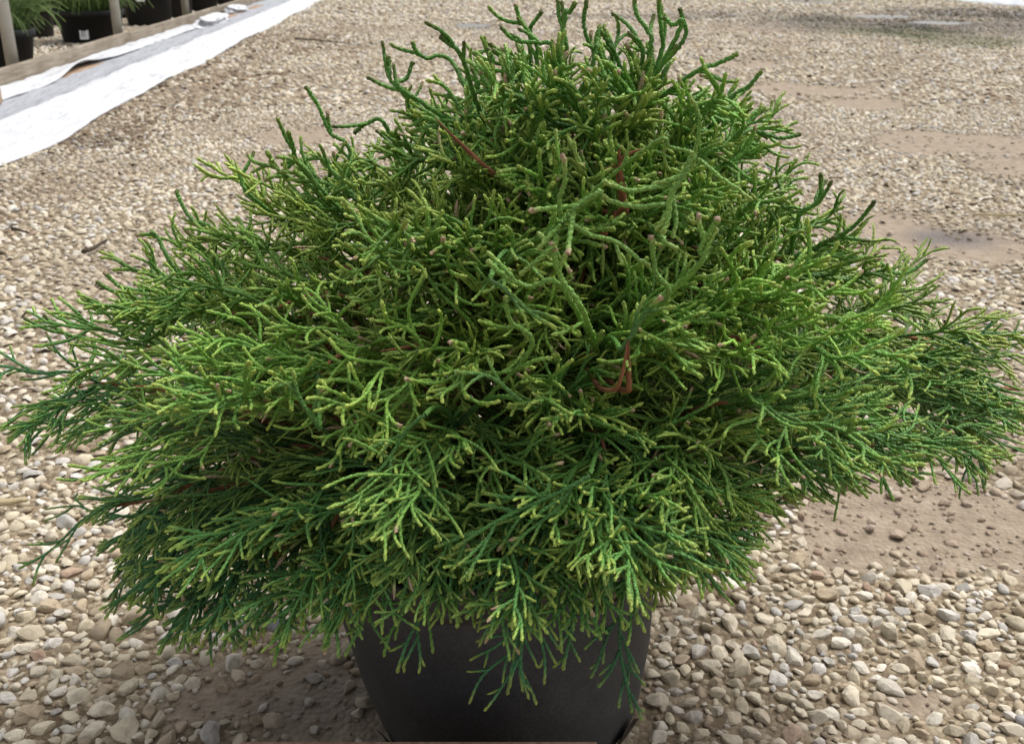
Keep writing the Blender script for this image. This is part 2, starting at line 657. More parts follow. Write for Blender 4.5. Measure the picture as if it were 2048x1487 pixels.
def stone_tints(x, y, n, rs):
    pal = np.array([(0.56, 0.48, 0.345), (0.50, 0.42, 0.285), (0.61, 0.54, 0.42), (0.48, 0.44, 0.37), (0.38, 0.295, 0.19), (0.54, 0.49, 0.41), (0.36, 0.25, 0.17), (0.29, 0.275, 0.26)])
    p = np.array([.28, .26, .15, .06, .16, .08, .01, .005])
    c = pal[rs.choice(len(pal), n, p=p / p.sum())]
    c = c * rs.uniform(0.88, 1.2, (n, 1))
    mu = zone(MULCH, x, y, 14)[:, None]
    dark = np.array((0.21, 0.15, 0.095)) * rs.uniform(0.5, 1.5, (n, 1))
    sel = (rs.uniform(size=(n, 1)) < mu * 0.72)
    c = np.where(sel, dark, c)
    dirt = zone(MUD_SHADE, x, y, 11)[:, None] * 0.45  # mud tint; right of the pot it carries painted shade too
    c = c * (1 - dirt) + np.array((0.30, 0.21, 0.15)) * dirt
    mo = zone(MOSS, x, y, 13)[:, None] * 0.8
    c = c * (1 - mo) + np.array((0.10, 0.11, 0.045)) * mo
    we = zone(WET_DARK, x, y, 12)[:, None]
    c = c * (1 - 0.68 * we)
    # patches where fine dirt lies over the stones
    pt = np.clip(fbm(x, y, 21, 3, 0.8) * 0.9, 0, 0.5)[:, None]
    c = c * (1 - pt) + np.array((0.36, 0.285, 0.195)) * pt
    return c * np.array((0.97, 1.0, 1.085))


def build_gravel():
    rs = np.random.default_rng(5)
    near = scatter(-1.1, 1.1, 0.42, 1.30, [0.0128, 0.0094, 0.0068, 0.0044], [700, 6000, 20000, 38000], 0.80, lambda x, y: keep(x, y, rs), 31)
    mid = scatter(-3.3, 3.6, 1.30, 4.9, [0.0135, 0.0100, 0.0078], [9000, 70000, 130000], 0.80, lambda x, y: keep(x, y, rs), 32)
    far = scatter(-6.2, 6.2, 4.9, 11.5, [0.019, 0.015], [16000, 70000], 0.86, lambda x, y: keep(x, y, rs) & (rs.uniform(size=len(x)) < np.clip((12.5 - y) / 3.5, 0, 1)), 33)
    far2 = scatter(-7.5, 7.5, 10.6, 16, [0.027], [30000], 1.05, lambda x, y: keep(x, y, rs), 35)
    cl = scatter(-1.1, 1.1, 0.42, 1.5, [0.008, 0.005, 0.003], [120, 1200, 5000], 0.9,
                 lambda x, y: (zone(MUD_SHADE, x, y, 11) > .45) & in_view(x, y) & (((x - POTX) ** 2 + (y - POTY) ** 2) > 0.13 ** 2), 34)
    sets = [(near, HI, 0), (mid, LO, 1), (far, LO, 2), (far2, LO, 2), (cl, LO, 3)]
    b = Batch()
    singles = []
    # which near stones stand open to view: outside the crown and pot outline
    u, v, dep = project(np.column_stack([near[:, 0], near[:, 1], np.full(len(near), 0.005)]))
    vis = (u > 8) & (u < 2040) & (v < 1484) & (v > 900)
    crown = ((u > 200) & (u < 1540) & (v < 1190)) | ((u > 160) & (u < 760) & (v < 1330)) | ((u > 730) & (u < 1310)) | ((u > 1500) & (v < 960)) | ((u < 210) & (v < 1080))
    size = near[:, 2] / dep
    order = np.argsort(-np.where(vis & ~crown, size, -1))[:300]
    single = np.zeros(len(near), bool)
    single[order] = True
    for pts, shapes, lod in sets:
        n = len(pts)
        tint = stone_tints(pts[:, 0], pts[:, 1], n, rs)
        if lod == 3:                         # clods of the mud itself
            tint = np.array((0.31, 0.238, 0.172)) * rs.uniform(.7, 1.2, (n, 1)) * (1 - .5 * zone(WET_DARK, pts[:, 0], pts[:, 1], 12)[:, None])
        zz = gz(pts[:, 0], pts[:, 1])
        rz = rs.uniform(0, 2 * np.pi, n)
        tl = rs.normal(0, 0.28, (n, 2))
        idx = rs.integers(0, len(shapes), n)
        for si, (sv, sf) in enumerate(shapes):
            q = np.where(idx == si)[0]
            if lod == 0:
                for k in q[single[q]]:
                    singles.append((si, pts[k], zz[k], rz[k], tl[k], tint[k]))
                q = q[~single[q]]
            if not len(q):
                continue
            # rotation matrices
            cz, sz = np.cos(rz[q]), np.sin(rz[q])
            ax, ay = tl[q, 0], tl[q, 1]
            Rm = np.zeros((len(q), 3, 3))
            Rz = np.zeros_like(Rm)
            Rz[:, 0, 0], Rz[:, 0, 1], Rz[:, 1, 0], Rz[:, 1, 1], Rz[:, 2, 2] = cz, -sz, sz, cz, 1
            Rx = np.zeros_like(Rm)
            Rx[:, 0, 0], Rx[:, 1, 1], Rx[:, 1, 2], Rx[:, 2, 1], Rx[:, 2, 2] = 1, np.cos(ax), -np.sin(ax), np.sin(ax), np.cos(ax)
            Ry = np.zeros_like(Rm)
            Ry[:, 1, 1], Ry[:, 0, 0], Ry[:, 0, 2], Ry[:, 2, 0], Ry[:, 2, 2] = 1, np.cos(ay), np.sin(ay), -np.sin(ay), np.cos(ay)
            Rm = Rx @ Ry @ Rz
            P = np.einsum('nij,vj->nvi', Rm, sv) * pts[q, 2][:, None, None]
            P[:, :, 0] += pts[q, 0][:, None]
            P[:, :, 1] += pts[q, 1][:, None]
            P[:, :, 2] += (zz[q] + pts[q, 2] * np.where(rs.uniform(size=len(q)) < 0.35, 0.3, 0.1))[:, None]
            nv = len(sv)
            F = (sf[None] + (np.arange(len(q)) * nv)[:, None, None]).reshape(-1, 3)
            b.add(P.reshape(-1, 3), F, np.repeat(tint[q], nv, 0))
    g = b.build('gravel', M['gravel'], ground, False)
    tag(g, kind='stuff')
    shared = []
    for sv, sf in HI:
        me = bpy.data.meshes.new('stone')
        me.from_pydata([tuple(map(float, p)) for p in sv], [], [tuple(map(int, t)) for t in sf])
        me.materials.append(M['stone'])
        me.update()
        shared.append(me)
    for si, p, z, a, t, c in singles:
        o = bpy.data.objects.new('stone', shared[si])
        COL.objects.link(o)
        o.parent = ground
        o.location = (p[0], p[1], z + p[2] * 0.16)
        o.rotation_euler = (t[0], t[1], a)
        o.scale = (p[2],) * 3
        o.color = (*c, 1)


build_gravel()


# ------------------------------------------------------------------ puddles
def puddle(u, v, ru, rv, seed):
    c = ground_at(u, v)
    rx = ground_at(u + ru, v).x - c.x
    ry = (ground_at(u, v - rv).y - ground_at(u, v + rv).y) / 2
    n = 40
    th = np.linspace(0, 2 * np.pi, n, endpoint=False)
    rr = 1 + 0.22 * fbm(np.cos(th), np.sin(th), seed, 3, 0.6)
    vs_ = [(0, 0, 0)] + [(rx * r * math.cos(t), ry * r * math.sin(t), 0) for r, t in zip(rr, th)]
    f = [(0, 1 + i, 1 + (i + 1) % n) for i in range(n)]
    o = mesh_obj('puddle', vs_, f, M['water'])
    o.location = (c.x, c.y, 0.004)
    tag(o, kind='structure')


puddle(1765, 34, 60, 4, 1)
puddle(1880, 47, 55, 4, 2)
puddle(945, 52, 38, 4, 3)
puddle(1620, 5, 70, 2.5, 4)

# ------------------------------------------------------------------ edging timber, fabric and nursery pots along the left side
LS = -0.07                                   # the row runs almost straight away from the camera


def row_x(y, wdt):                           # wdt metres left of the fabric edge
    return edge_left(y) - wdt


def align(o, y, wdt, z=0.0):
    o.location = (row_x(y, wdt), y, z)
    o.rotation_euler = (0, 0, math.atan(-LS))
    return o


def timber(y0, y1, label, seed):
    rs = np.random.default_rng(seed)
    L_ = (y1 - y0) * math.sqrt(1 + LS * LS) - 0.012
    n = 14
    pr = [(-.019, .003), (-.016, 0), (.016, 0), (.019, .003), (.019, .090), (.014, .096), (-.014, .096), (-.019, .090)]
    v, f = [], []
    ys = np.linspace(0, L_, n)
    for k, yy in enumerate(ys):
        dx, dz = rs.normal(0, 0.0015), rs.normal(0, 0.001)
        for x, z in pr:
            v.append((x + dx, yy, z + (dz if z > 0.02 else 0)))
    m_ = len(pr)
    for k in range(n - 1):
        for i in range(m_):
            j = (i + 1) % m_
            f.append((k * m_ + j, k * m_ + i, (k + 1) * m_ + i, (k + 1) * m_ + j))
    f.append(tuple(range(m_)))
    f.append(tuple(range(n * m_ - 1, (n - 1) * m_ - 1, -1)))
    o = mesh_obj('edging_timber', v, f, M['timber'])
    align(o, y0, 0.775, float(gz(row_x(y0, .77), y0)) - 0.004)
    tag(o, label, 'timber', 'weathered timbers laid end to end along the pots')


timber(4.2, 8.05, 'weathered grey timber on edge beside the two pots of feathery grass', 1)
timber(8.05, 11.6, 'weathered grey timber on edge in front of the tall black pots', 2)
timber(11.6, 15.2, 'weathered grey timber on edge behind the bunched white fabric', 3)


def fabric(name, w0, prof, y0, y1, label, wig, seed, lift=None, edge=edge_left, sign=-1):
    """sheet swept along the row with a cross profile [(w, z)...], wrinkled and a little ragged"""
    rs = np.random.default_rng(seed)
    pr = np.array(prof)
    wmax = pr[-1, 0]
    ws = np.linspace(pr[0, 0], wmax, 34)
    zs = np.interp(ws, pr[:, 0], pr[:, 1])
    ys = np.arange(y0, y1, 0.06)
    W, Y = np.meshgrid(ws, ys)
    Zb = np.tile(zs, (len(ys), 1))
    t = (W - pr[0, 0]) / (wmax - pr[0, 0])
    ed = (1 - t) ** 3
    sh = wig * ed * fbm(Y * 0 + 1.3, Y, seed, 2, 0.4)
    Wd = W + w0 + sh
    wr = 0.0045 * fbm(W * 1.0 + 0.5 * Y, Y * 0.35, seed + 1, 4, 2.2) + 0.009 * np.abs(fbm(W * 1.5 + .3 * Y, Y * .8, seed + 7, 2, 2.0))
    Z = Zb + wr * (0.35 + np.minimum(1, 3 * t) * 0.65) + 0.005 * np.clip(fbm(W * .3, Y, seed + 2, 3, 0.5), -0.4, 1) * np.sin(np.pi * np.clip(t, 0, 1))
    if lift is not None:
        Z = Z + lift(Y) * (1 - t) ** 1.5
    X = edge(Y) + sign * Wd
    Z = np.maximum(Z + gz(X, Y), gz(X, Y) + 0.004)
    v = np.stack([X, Y, Z], -1).reshape(-1, 3)
    nx = len(ws)
    i, j = np.meshgrid(np.arange(len(ys) - 1), np.arange(nx - 1), indexing='ij')
    a = (i * nx + j).ravel()
    f = np.stack([a, a + 1, a + nx + 1, a + nx], -1)
    o = mesh_obj(name, v, f, M['cloth'], None, True)
    if name == 'ground_fabric':             # the greyer strip behind the ridge
        o.data.materials.append(M['cloth_grey'])
        wc = (Wd[:-1, :-1] + 0.02 * fbm(W, Y, 9, 3, 0.8)[:-1, :-1]).ravel()
        o.data.polygons.foreach_set('material_index', ((wc > .33) & (wc < .80)).astype(np.int32))
    so = o.modifiers.new('thickness', 'SOLIDIFY')
    so.thickness = 0.003
    tag(o, label, 'fabric')
    return o


fabric('ground_fabric', 0.0, [(0, .004), (.03, .010), (.12, .016), (.25, .028), (.30, .030), (.34, .016), (.42, .005), (.62, .004), (.74, .004)], 2.4, 24,
       'white ground fabric spread with a long ridge between gravel and timber', 0.06, 41)
fabric('folded_fabric', 0.585, [(0, .014), (.03, .015), (.08, .014), (.163, .016)], 3.6, 9.9,
       'narrow folded flap of white fabric lying against the timber', 0.05, 42,
       lambda Y: 0.04 * np.exp(-((Y - 6.35) / 0.36) ** 2) + 0.005 * np.sin(Y * 2.1))
fabric('far_fabric', 0.0, [(0, .004), (.05, .03), (.3, .08), (.5, .09), (.8, .03)], 8.5, 24,
       'white fabric strip lying along the far right edge of the gravel lot', 0.08, 43, edge=lambda y: 5.95 - 0.17 * (y - 12.9), sign=1)


def plank_under(y0, y1, label, wdt, seed):
    L_ = (y1 - y0) * 1.002
    v, f = box_geo(-0.045, 0.045, 0, L_, 0, 0.010, 0.002)
    o = mesh_obj('plank', v, f, M['plank'])
    align(o, y0, wdt, 0.004)
    tag(o, label, 'plank', 'brown planks under the fabric flap')


plank_under(5.75, 7.1, 'brown plank under the lifted hump of the fabric flap', 0.625, 1)
plank_under(10.75, 13.2, 'brown plank beside the bunched white fabric', 0.60, 2)


def crumple(name, c, size, seed, label):
    v, f = ico(4)
    v = v.copy()
    d = 0.22 * fbm(v[:, 0] + 2 * v[:, 2], v[:, 1], seed, 4, 0.55) + 0.10 * fbm(v[:, 1] * 2, v[:, 2] * 2 + v[:, 0], seed + 5, 3, 1.1)
    v *= (1 + d)[:, None]
    v *= np.array(size)
    v[:, 2] = np.maximum(v[:, 2], -size[2] * 0.6)
    o = mesh_obj(name, v, f, M['cloth'], None, True)
    o.location = (c.x, c.y, c.z)
    o.rotation_euler = (0, 0, math.atan(-LS))
    tag(o, label, 'fabric', 'bunched heaps of fabric')


def row_pt(y, wdt, z):
    return Vector((row_x(y, wdt), y, z))


crumple('bunched_fabric', row_pt(10.15, .57, .035), (.085, .60, .055), 1, 'crumpled white fabric heap at the end of the folded flap')
crumple('bunched_fabric', row_pt(11.9, .66, .035), (.09, .5, .045), 2, 'smaller crumpled white fabric heap against the timber')


def block(p, label):
    v, f = box_geo(-0.045, 0.045, -0.12, 0.02, 0, 0.07, 0.004)
    o = mesh_obj('wood_block', v, f, M['plank'])
    o.location = p
    o.rotation_euler = (0, 0, 0.3)
    tag(o, label, 'wood block')


block(Vector((row_x(5.0, .60), 5.0, 0.008)), 'tan cut end of a wood block lying on the white fabric')


def post(y, label):
    v, f = lathe([(0.0, -0.15), (0.034, -0.15), (0.034, 2.1), (0.030, 2.115), (0.0, 2.115)], 20)
    o = mesh_obj('post', v, f, M['post'], None, True)
    o.location = (row_x(y, 0.86), y, 0)
    tag(o, label, 'post', 'pale posts behind the timber')


post(6.0, 'pale round post behind the timber, between the two pots of feathery grass')
post(8.1, 'pale round post behind the timber, between feathery grass pot and tall black pots')
post(10.4, 'pale round post behind the timber, among the tall black pots')


def nursery_pot_geo(r, h):
    return lathe([(0.0, 0.0), (r * 0.80, 0.0), (r * 0.83, 0.012), (r * 0.95, h - 0.045), (r * 1.0, h - 0.043), (r * 1.02, h - 0.004), (r * 1.0, h),
                  (r * 0.965, h - 0.003), (r * 0.95, h - 0.03), (r * 0.93, h - 0.055), (0.0, h - 0.055)], 40)


def grass_geo(n, r, h, L0, seed):
    rs = np.random.default_rng(seed)
    b = Batch()
    for _ in range(n):
        a = rs.uniform(0, 2 * np.pi)
        q = r * math.sqrt(rs.uniform()) * 0.8
        d = np.array([math.cos(a), math.sin(a), 0])
        L_ = L0 * rs.uniform(0.6, 1.15)
        t = np.linspace(0, 1, 9)[:, None]
        out = rs.uniform(0.25, 0.95)
        droop = rs.uniform(0.1, 0.9)
        side = np.cross(d, [0, 0, 1]) * rs.normal(0, 0.12)
        P = d * q + np.array([0, 0, h - 0.05]) + L_ * (t * (d * out * 0.7 + side) + np.array([0, 0, 1]) * (t * 1.0 - droop * t ** 2.2 * 1.05))
        rad = np.linspace(0.0042, 0.0016, 9)
        v, f = tube_geo(P, rad, 4)
        c0 = np.array((0.05, 0.09, 0.02)) * rs.uniform(0.7, 1.5)
        c1 = np.array((0.17, 0.26, 0.07)) * rs.uniform(0.6, 1.3)
        tt = np.repeat(t, 4, 0)
        b.add(v, f, c0 * (1 - tt) + c1 * tt)
    return b


def label_part(parent, r, h, zc, ang, s=0.045):
    rr = r * (0.83 + 0.12 * zc / h) + 0.004
    v, f = box_geo(-s * 0.45, s * 0.45, -0.001, 0.001, -s * 0.55, s * 0.55)
    o = mesh_obj('label_tag', v, f, M['label'], parent)
    o.location = (rr * math.sin(ang), -rr * math.cos(ang), zc)
    o.rotation_euler = (-0.06, 0, ang)
    b = Batch()
    for (x0, x1, z0, z1) in ((-.25, -.12, -.3, .3), (-.02, .04, -.3, .3), (.12, .16, -.3, .3)):
        v = np.array([(x0 * s, -0.0022, z0 * s), (x1 * s, -0.0022, z0 * s), (x1 * s, -0.0022, z1 * s), (x0 * s, -0.0022, z1 * s)])
        b.add(v, np.array([(0, 1, 2, 3)]))
    b.build('label_print', M['ink'], o, False)


def row_pot(x, y, r, h, label, grass=0, tags=(), seed=1, L0=0.5):
    e = empty('nursery_pot' if not grass else 'potted_grass', (x, y, float(gz(x, y))))
    v, f = nursery_pot_geo(r, h)
    mesh_obj('pot', v, f, M['pot_black'], e, True)
    if grass:
        grass_geo(grass, r, h, L0, seed).build('foliage', M['foliage'], e, True)
    else:
        grass_geo(60, r, h, 0.5, seed).build('foliage', M['foliage'], e, True)
    v, f = lathe([(0, h - 0.045), (r * 0.5, h - 0.04), (r * 0.94, h - 0.05)], 24)
    mesh_obj('soil', v, f, M['soil'], e, True)
    for zc, a, s in tags:
        label_part(e, r, h, zc, a, s)
    return tag(e, label, 'pot' if not grass else 'potted grass', 'black nursery pots behind the timber')


def on_row(u, wdt):
    """ground point on the line wdt behind the fabric edge that lies in the direction of photo column u"""
    k = (u - CX) / FPX
    # x = row_x(y), dep = CP*y + SP*CAMH
    a0 = -1.72 + 0.07 * 3.53 - wdt
    y = (a0 - k * SP * CAMH) / (k * CP + 0.07)
    return a0 - 0.07 * y, y


x, y = on_row(-5, 1.13)
row_pot(x, y, 0.24, 0.235, 'squat black nursery pot of feathery green grass beside the first post', 420, (), 11, .55)
x, y = on_row(186, 1.13)
row_pot(x, y, 0.25, 0.235, 'squat black nursery pot of feathery green grass with white tag near its base', 480, ((0.075, 0.12, 0.07),), 12, .55)
x, y = on_row(300, 1.14)
row_pot(x, y, 0.23, 0.40, 'tall black nursery pot with white label between two posts, nearer the grass pots', 0, ((0.26, 0.05, 0.085),), 13)
x, y = on_row(347, 1.16)
row_pot(x, y, 0.22, 0.40, 'tall black nursery pot with white label standing just before the last post', 0, ((0.30, -0.1, 0.075),), 14)
x, y = on_row(402, 1.14)
row_pot(x, y, 0.22, 0.40, 'tall black nursery pot with white label just past the last post', 0, ((0.25, -0.05, 0.06),), 15)
x, y = on_row(440, 1.14)
row_pot(x, y, 0.22, 0.40, 'black nursery pot at the far end of the row of tall pots', 0, (), 16)
for i, (u, wd, lab) in enumerate(((60, 1.75, 'black nursery pot in the second row behind the grass pots'), (150, 1.8, 'black nursery pot in the second row behind the tagged grass pot'),
                                  (232, 1.72, 'black nursery pot in the second row behind the middle post'), (275, 1.75, 'black nursery pot in the second row behind the first tall pot'),
                                  (330, 1.75, 'black nursery pot in the second row between two tall pots'))):
    x, y = on_row(u, wd)
    row_pot(x, y, 0.22, 0.40, lab, 0, (), 20 + i)


# ------------------------------------------------------------------ sticks on the gravel
def stick(u0, v0, u1, v1, rad, mat, label, z=0.014):
    a, b_ = ground_at(u0, v0), ground_at(u1, v1)
    t = np.linspace(0, 1, 7)[:, None]
    A, B_ = np.array(a), np.array(b_)
    L_ = np.linalg.norm(B_ - A)
    P = A + (B_ - A) * t
    P[:, 0] += L_ * 0.04 * np.sin(t[:, 0] * 5)
    P[:, 2] = gz(P[:, 0], P[:, 1]) + z
    mid = P.mean(0)
    v, f = tube_geo(P - mid, np.linspace(rad, rad * 0.55, 7), 6)
    f = [tuple(q) for q in f.tolist()] + [tuple(range(5, -1, -1)), tuple(range(len(v) - 6, len(v)))]
    o = mesh_obj('stick', v, f, mat, None, True)
    o.location = mid
    tag(o, label, 'stick')


stick(168, 516, 218, 493, 0.006, M['stick'], 'short dark stick lying on gravel left of the conifer', 0.016)
stick(28, 474, 62, 482, 0.005, M['stick'], 'small curved dark stick on gravel near the white fabric', 0.016)
stick(1945, 437, 2060, 441, 0.004, M['straw'], 'long pale straw on gravel beyond the wet mud patch', 0.018)
stick(-20, 1029, 62, 1019, 0.006, M['straw'], 'pale split stick on gravel under the left branch tips', 0.016)
stick(590, 82, 700, 92, 0.006, M['stick'], 'long thin dark twig lying by the fabric edge', 0.02)


# ------------------------------------------------------------------ the potted conifer
HP = 0.24                                   # pot height


def build_conifer():
    rs = np.random.default_rng(77)
    root = empty('potted_conifer', (POTX, POTY, 0.0))
    tag(root, 'spreading whipcord conifer with bright green cord-like twigs in a dark nursery pot', 'potted shrub')
    org = np.array([POTX, POTY, 0.0])

    # ---- pot, slightly tilted towards the left
    rb, rt = 0.128, 0.156
    prof = [(0, .012), (rb * .80, .012), (rb * .84, 0.0), (rb * .90, 0.003), (rb * .965, 0.013), (rb * 1.0, 0.030), (rb + (rt - rb) * .35, .08), (rb + (rt - rb) * .62, .15),
            (rb + (rt - rb) * .8, HP - .035), (rt * 0.945, HP - .03), (rt * .93, HP - .05), (0.0, HP - .06)]
    v, f = lathe(prof, 72)
    # slight dents in the soft plastic
    v = np.array(v)
    th = np.arctan2(v[:, 1], v[:, 0])
    k = 1 + 0.010 * np.sin(2 * th + 0.6) * np.clip(v[:, 2] / HP, 0, 1) + 0.004 * np.sin(5 * th + 9 * v[:, 2])
    v[:, :2] *= k[:, None]
    pot = mesh_obj('nursery_pot', v, f, M['pot'], root, True)
    pot.rotation_euler = (0, R(-5.5), 0)
    pot.location = (0, 0, 0.008)
    rv, rf = lathe([(rt * .945, HP - .034), (rt * 1.0, HP - .032), (rt * 1.015, HP - .004), (rt, HP), (rt * .965, HP - .002), (rt * .95, HP - .03)], 72)
    mesh_obj('rim', rv, rf, M['pot'], pot, True)
    for a in (-150, -35, 20, 95, 160):       # drain holes at the foot of the wall
        t = R(a)
        pv = []
        for zz, dr in ((0.004, .0), (.034, .0)):
            for da in (-.13, -.05, .05, .13):
                q = rb * (0.935 if zz < .01 else 1.03) + 0.0025
                zq = zz if abs(da) < .1 or zz < .01 else zz - .008
                pv.append((q * math.cos(t + da), q * math.sin(t + da), zq))
        mesh_obj('drain_hole', pv, [(0, 1, 5, 4), (1, 2, 6, 5), (2, 3, 7, 6)], M['soil'], pot)
    sv, sf = lathe([(0, HP - .02), (.07, HP - .024), (.142, HP - .033)], 40)
    sv = np.array(sv)
    sv[:, 2] += 0.004 * fbm(sv[:, 0] * 20, sv[:, 1] * 20, 8, 3, 1.0)
    mesh_obj('soil', sv, sf, M['soil'], root, True)

    # ---- trunk (local coordinates: origin at the pot's foot)
    tk = np.array([(0, 0, .18), (.005, .005, .26), (.03, .0, .34), (.065, -.012, .42), (.083, -.02, .47), (.088, -.015, .50), (.080, .0, .535), (.07, .01, .56)])
    tt = np.linspace(0, 7, 60)
    TP = np.column_stack([np.interp(tt, np.arange(8), tk[:, c]) for c in range(3)])
    for _ in range(4):
        TP[1:-1] = (TP[:-2] + 2 * TP[1:-1] + TP[2:]) / 4
    TR = np.interp(TP[:, 2], [.18, .3, .45, .55, .62], [.014, .011, .0085, .006, .003])
    md = 1 + rs.normal(0, .08, (60, 9))
    v, f = tube_geo(TP, TR, 9, md)
    mesh_obj('trunk', v, f, M['bark'], root, True)

    def trunk_at(z):
        return np.array([np.interp(z, TP[:, 2], TP[:, c]) for c in range(3)])

    # ---- crown envelope: reach from the trunk axis by height and compass direction
    # azimuths: 0 right, 45 back right, 90 back, 135 back left, 180 left, 225 front left, 270 front, 315 front right
    EH = np.array([.14, .19, .24, .29, .34, .39, .44, .49, .53, .57, .61, .65])
    ET = np.array([
        # R    BR    B    BL    L    FL    F    FR
        [.20, .26, .26, .25, .26, .25, .20, .16],
        [.28, .32, .30, .30, .31, .29, .24, .20],
        [.38, .38, .32, .35, .37, .32, .255, .235],
        [.47, .40, .32, .38, .42, .34, .265, .26],
        [.475, .39, .31, .37, .435, .34, .265, .275],
        [.41, .35, .29, .34, .415, .325, .255, .265],
        [.31, .29, .25, .29, .35, .295, .225, .24],
        [.225, .215, .20, .22, .28, .25, .19, .19],
        [.18, .17, .165, .16, .165, .165, .15, .155],
        [.15, .14, .13, .125, .115, .115, .11, .125],
        [.11, .10, .09, .10, .10, .085, .07, .085],
        [.05, .05, .04, .05, .06, .04, .03, .04]])

    def env(az, h):
        a = (math.degrees(az) % 360) / 45.0
        i = int(a) % 8
        w_ = a - int(a)
        c0 = np.interp(h, EH, ET[:, i])
        c1 = np.interp(h, EH, ET[:, (i + 1) % 8])
        return c0 * (1 - w_) + c1 * w_

    def axis_x(h):
        return np.interp(h, [.2, .4, .6], [0.0, .02, .06])

    # ---- colours; the upper greens are also brightened to paint in top light
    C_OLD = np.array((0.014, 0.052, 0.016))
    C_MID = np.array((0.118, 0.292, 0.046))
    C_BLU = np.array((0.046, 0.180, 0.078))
    C_TIP = np.array((0.38, 0.48, 0.095))
    C_YEL = np.array((0.245, 0.440, 0.062))
    C_BUD = np.array((0.40, 0.27, 0.19))
    C_BRZ = np.array((0.105, 0.105, 0.025))
    DS = 0.0025

    def unit(a):
        return a / (np.linalg.norm(a) + 1e-12)

    def path(p0, d0, L_, trop, wig, ds):
        n = max(5, int(L_ / ds) + 1)
        s = np.linspace(0, L_, n)
        e1 = unit(np.cross(d0, rs.normal(size=3)))
        e2 = np.cross(d0, e1)
        w1, w2 = rs.uniform(55, 125, 2)
        p1, p2 = rs.uniform(0, 6.28, 2)
        D = d0[None] + (s[:, None] / 0.06) * trop[None] + wig * (np.sin(w1 * s + p1)[:, None] * e1 + np.sin(w2 * s + p2)[:, None] * e2 - math.sin(p1) * e1 * 0.6 - math.sin(p2) * e2 * 0.6)
        D /= np.linalg.norm(D, axis=1)[:, None]
        P = np.empty((n, 3))
        P[0] = p0
        P[1:] = p0 + np.cumsum((D[1:] + D[:-1]) * 0.5 * (L_ / (n - 1)), 0)
        return P, D

    ntw = [0]

    def cord(b, P, rad, c0, c1, ctip, tipness, sides=5, bud=False, amp=.16):
        """one scale-clad twig: knobbly tube, paler towards its tip"""
        n = len(P)
        ntw[0] += 1
        t = np.linspace(0, 1, n)
        r_ = rad * (1.02 - 0.26 * t + 0.24 * np.clip((t - .75) * 4, 0, 1))
        r_[-1] *= 0.22
        r_[-2] *= 1.0
        P = P.copy()
        P[-1] = P[-2] + 0.55 * (P[-1] - P[-2])
        r_[0] *= 0.8
        ii, jj = np.meshgrid(np.arange(n), np.arange(sides), indexing='ij')
        chk = 1 + amp * np.where((ii + jj) % 2 == 0, 1, -1) * (ii < n - 1)
        chk = chk + 0.05 * np.sin(ii * 1.7 + jj)
        if bud:
            r_[-4:-1] *= 1.12
        v, f = tube_geo(P, r_, sides, chk)
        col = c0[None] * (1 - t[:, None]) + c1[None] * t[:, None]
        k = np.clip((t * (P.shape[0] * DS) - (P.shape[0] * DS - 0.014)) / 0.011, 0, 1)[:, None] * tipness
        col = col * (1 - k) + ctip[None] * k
        if bud:
            kb = np.clip((np.arange(n) - (n - 4)) / 2.0, 0, 1)[:, None]
            col = col * (1 - kb) + C_BUD[None] * kb
        col = np.repeat(col, sides, 0)
        # raised scales paler, grooves darker
        col = col * (1 + 0.17 * np.where(((ii + jj) % 2 == 0).ravel(), 1, -1))[:, None]
        b.add(v, f, col)

    def spray(p0, d, nrm, L_, hrel, ds=DS, dens=1.0, whip=0.0, pale=0.0, sides=5, btone=1.0):
        """a flattened fan of cords; hrel 0 at the skirt, 1 at the top of the crown"""
        b = Batch()
        d = unit(d)
        nrm = unit(nrm - d * np.dot(nrm, d))
        side = np.cross(nrm, d)
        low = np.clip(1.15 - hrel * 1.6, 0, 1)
        top = np.clip((hrel - 0.45) / 0.4, 0, 1)
        grav = np.array([0, 0, -1.0])
        trop = grav * (0.34 * low - 0.14 * top + rs.normal(0, 0.05))
        wig = 0.16 + 0.40 * top + 0.18 * rs.uniform() + whip * 0.15
        tone = rs.uniform(0.85, 1.12) * btone
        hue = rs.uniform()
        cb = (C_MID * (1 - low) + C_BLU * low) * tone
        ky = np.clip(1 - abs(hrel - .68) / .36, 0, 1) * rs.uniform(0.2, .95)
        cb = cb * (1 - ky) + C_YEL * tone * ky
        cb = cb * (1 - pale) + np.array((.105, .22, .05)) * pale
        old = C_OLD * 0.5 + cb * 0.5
        ctip = C_TIP * rs.uniform(0.75, 1.15) * (1 - 0.15 * top) + C_BRZ * 0.3 * top
        if hue > 0.75:
            ctip = ctip * 0.8 + C_BRZ * 0.2
        tipn = rs.uniform(0.45, 0.95)
        pb = 0.012 + 0.045 * np.clip(hrel * 1.6, 0, 1) + 0.05 * pale
        rad = 0.00126 + 0.00034 * top + 0.00012 * rs.normal() + 0.0003 * pale
        P, D = path(p0, d, L_, trop, wig * 0.7, ds)
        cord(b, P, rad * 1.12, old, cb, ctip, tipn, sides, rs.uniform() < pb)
        s = rs.uniform(0.010, 0.02)
        sg = 1 if rs.uniform() < 0.5 else -1
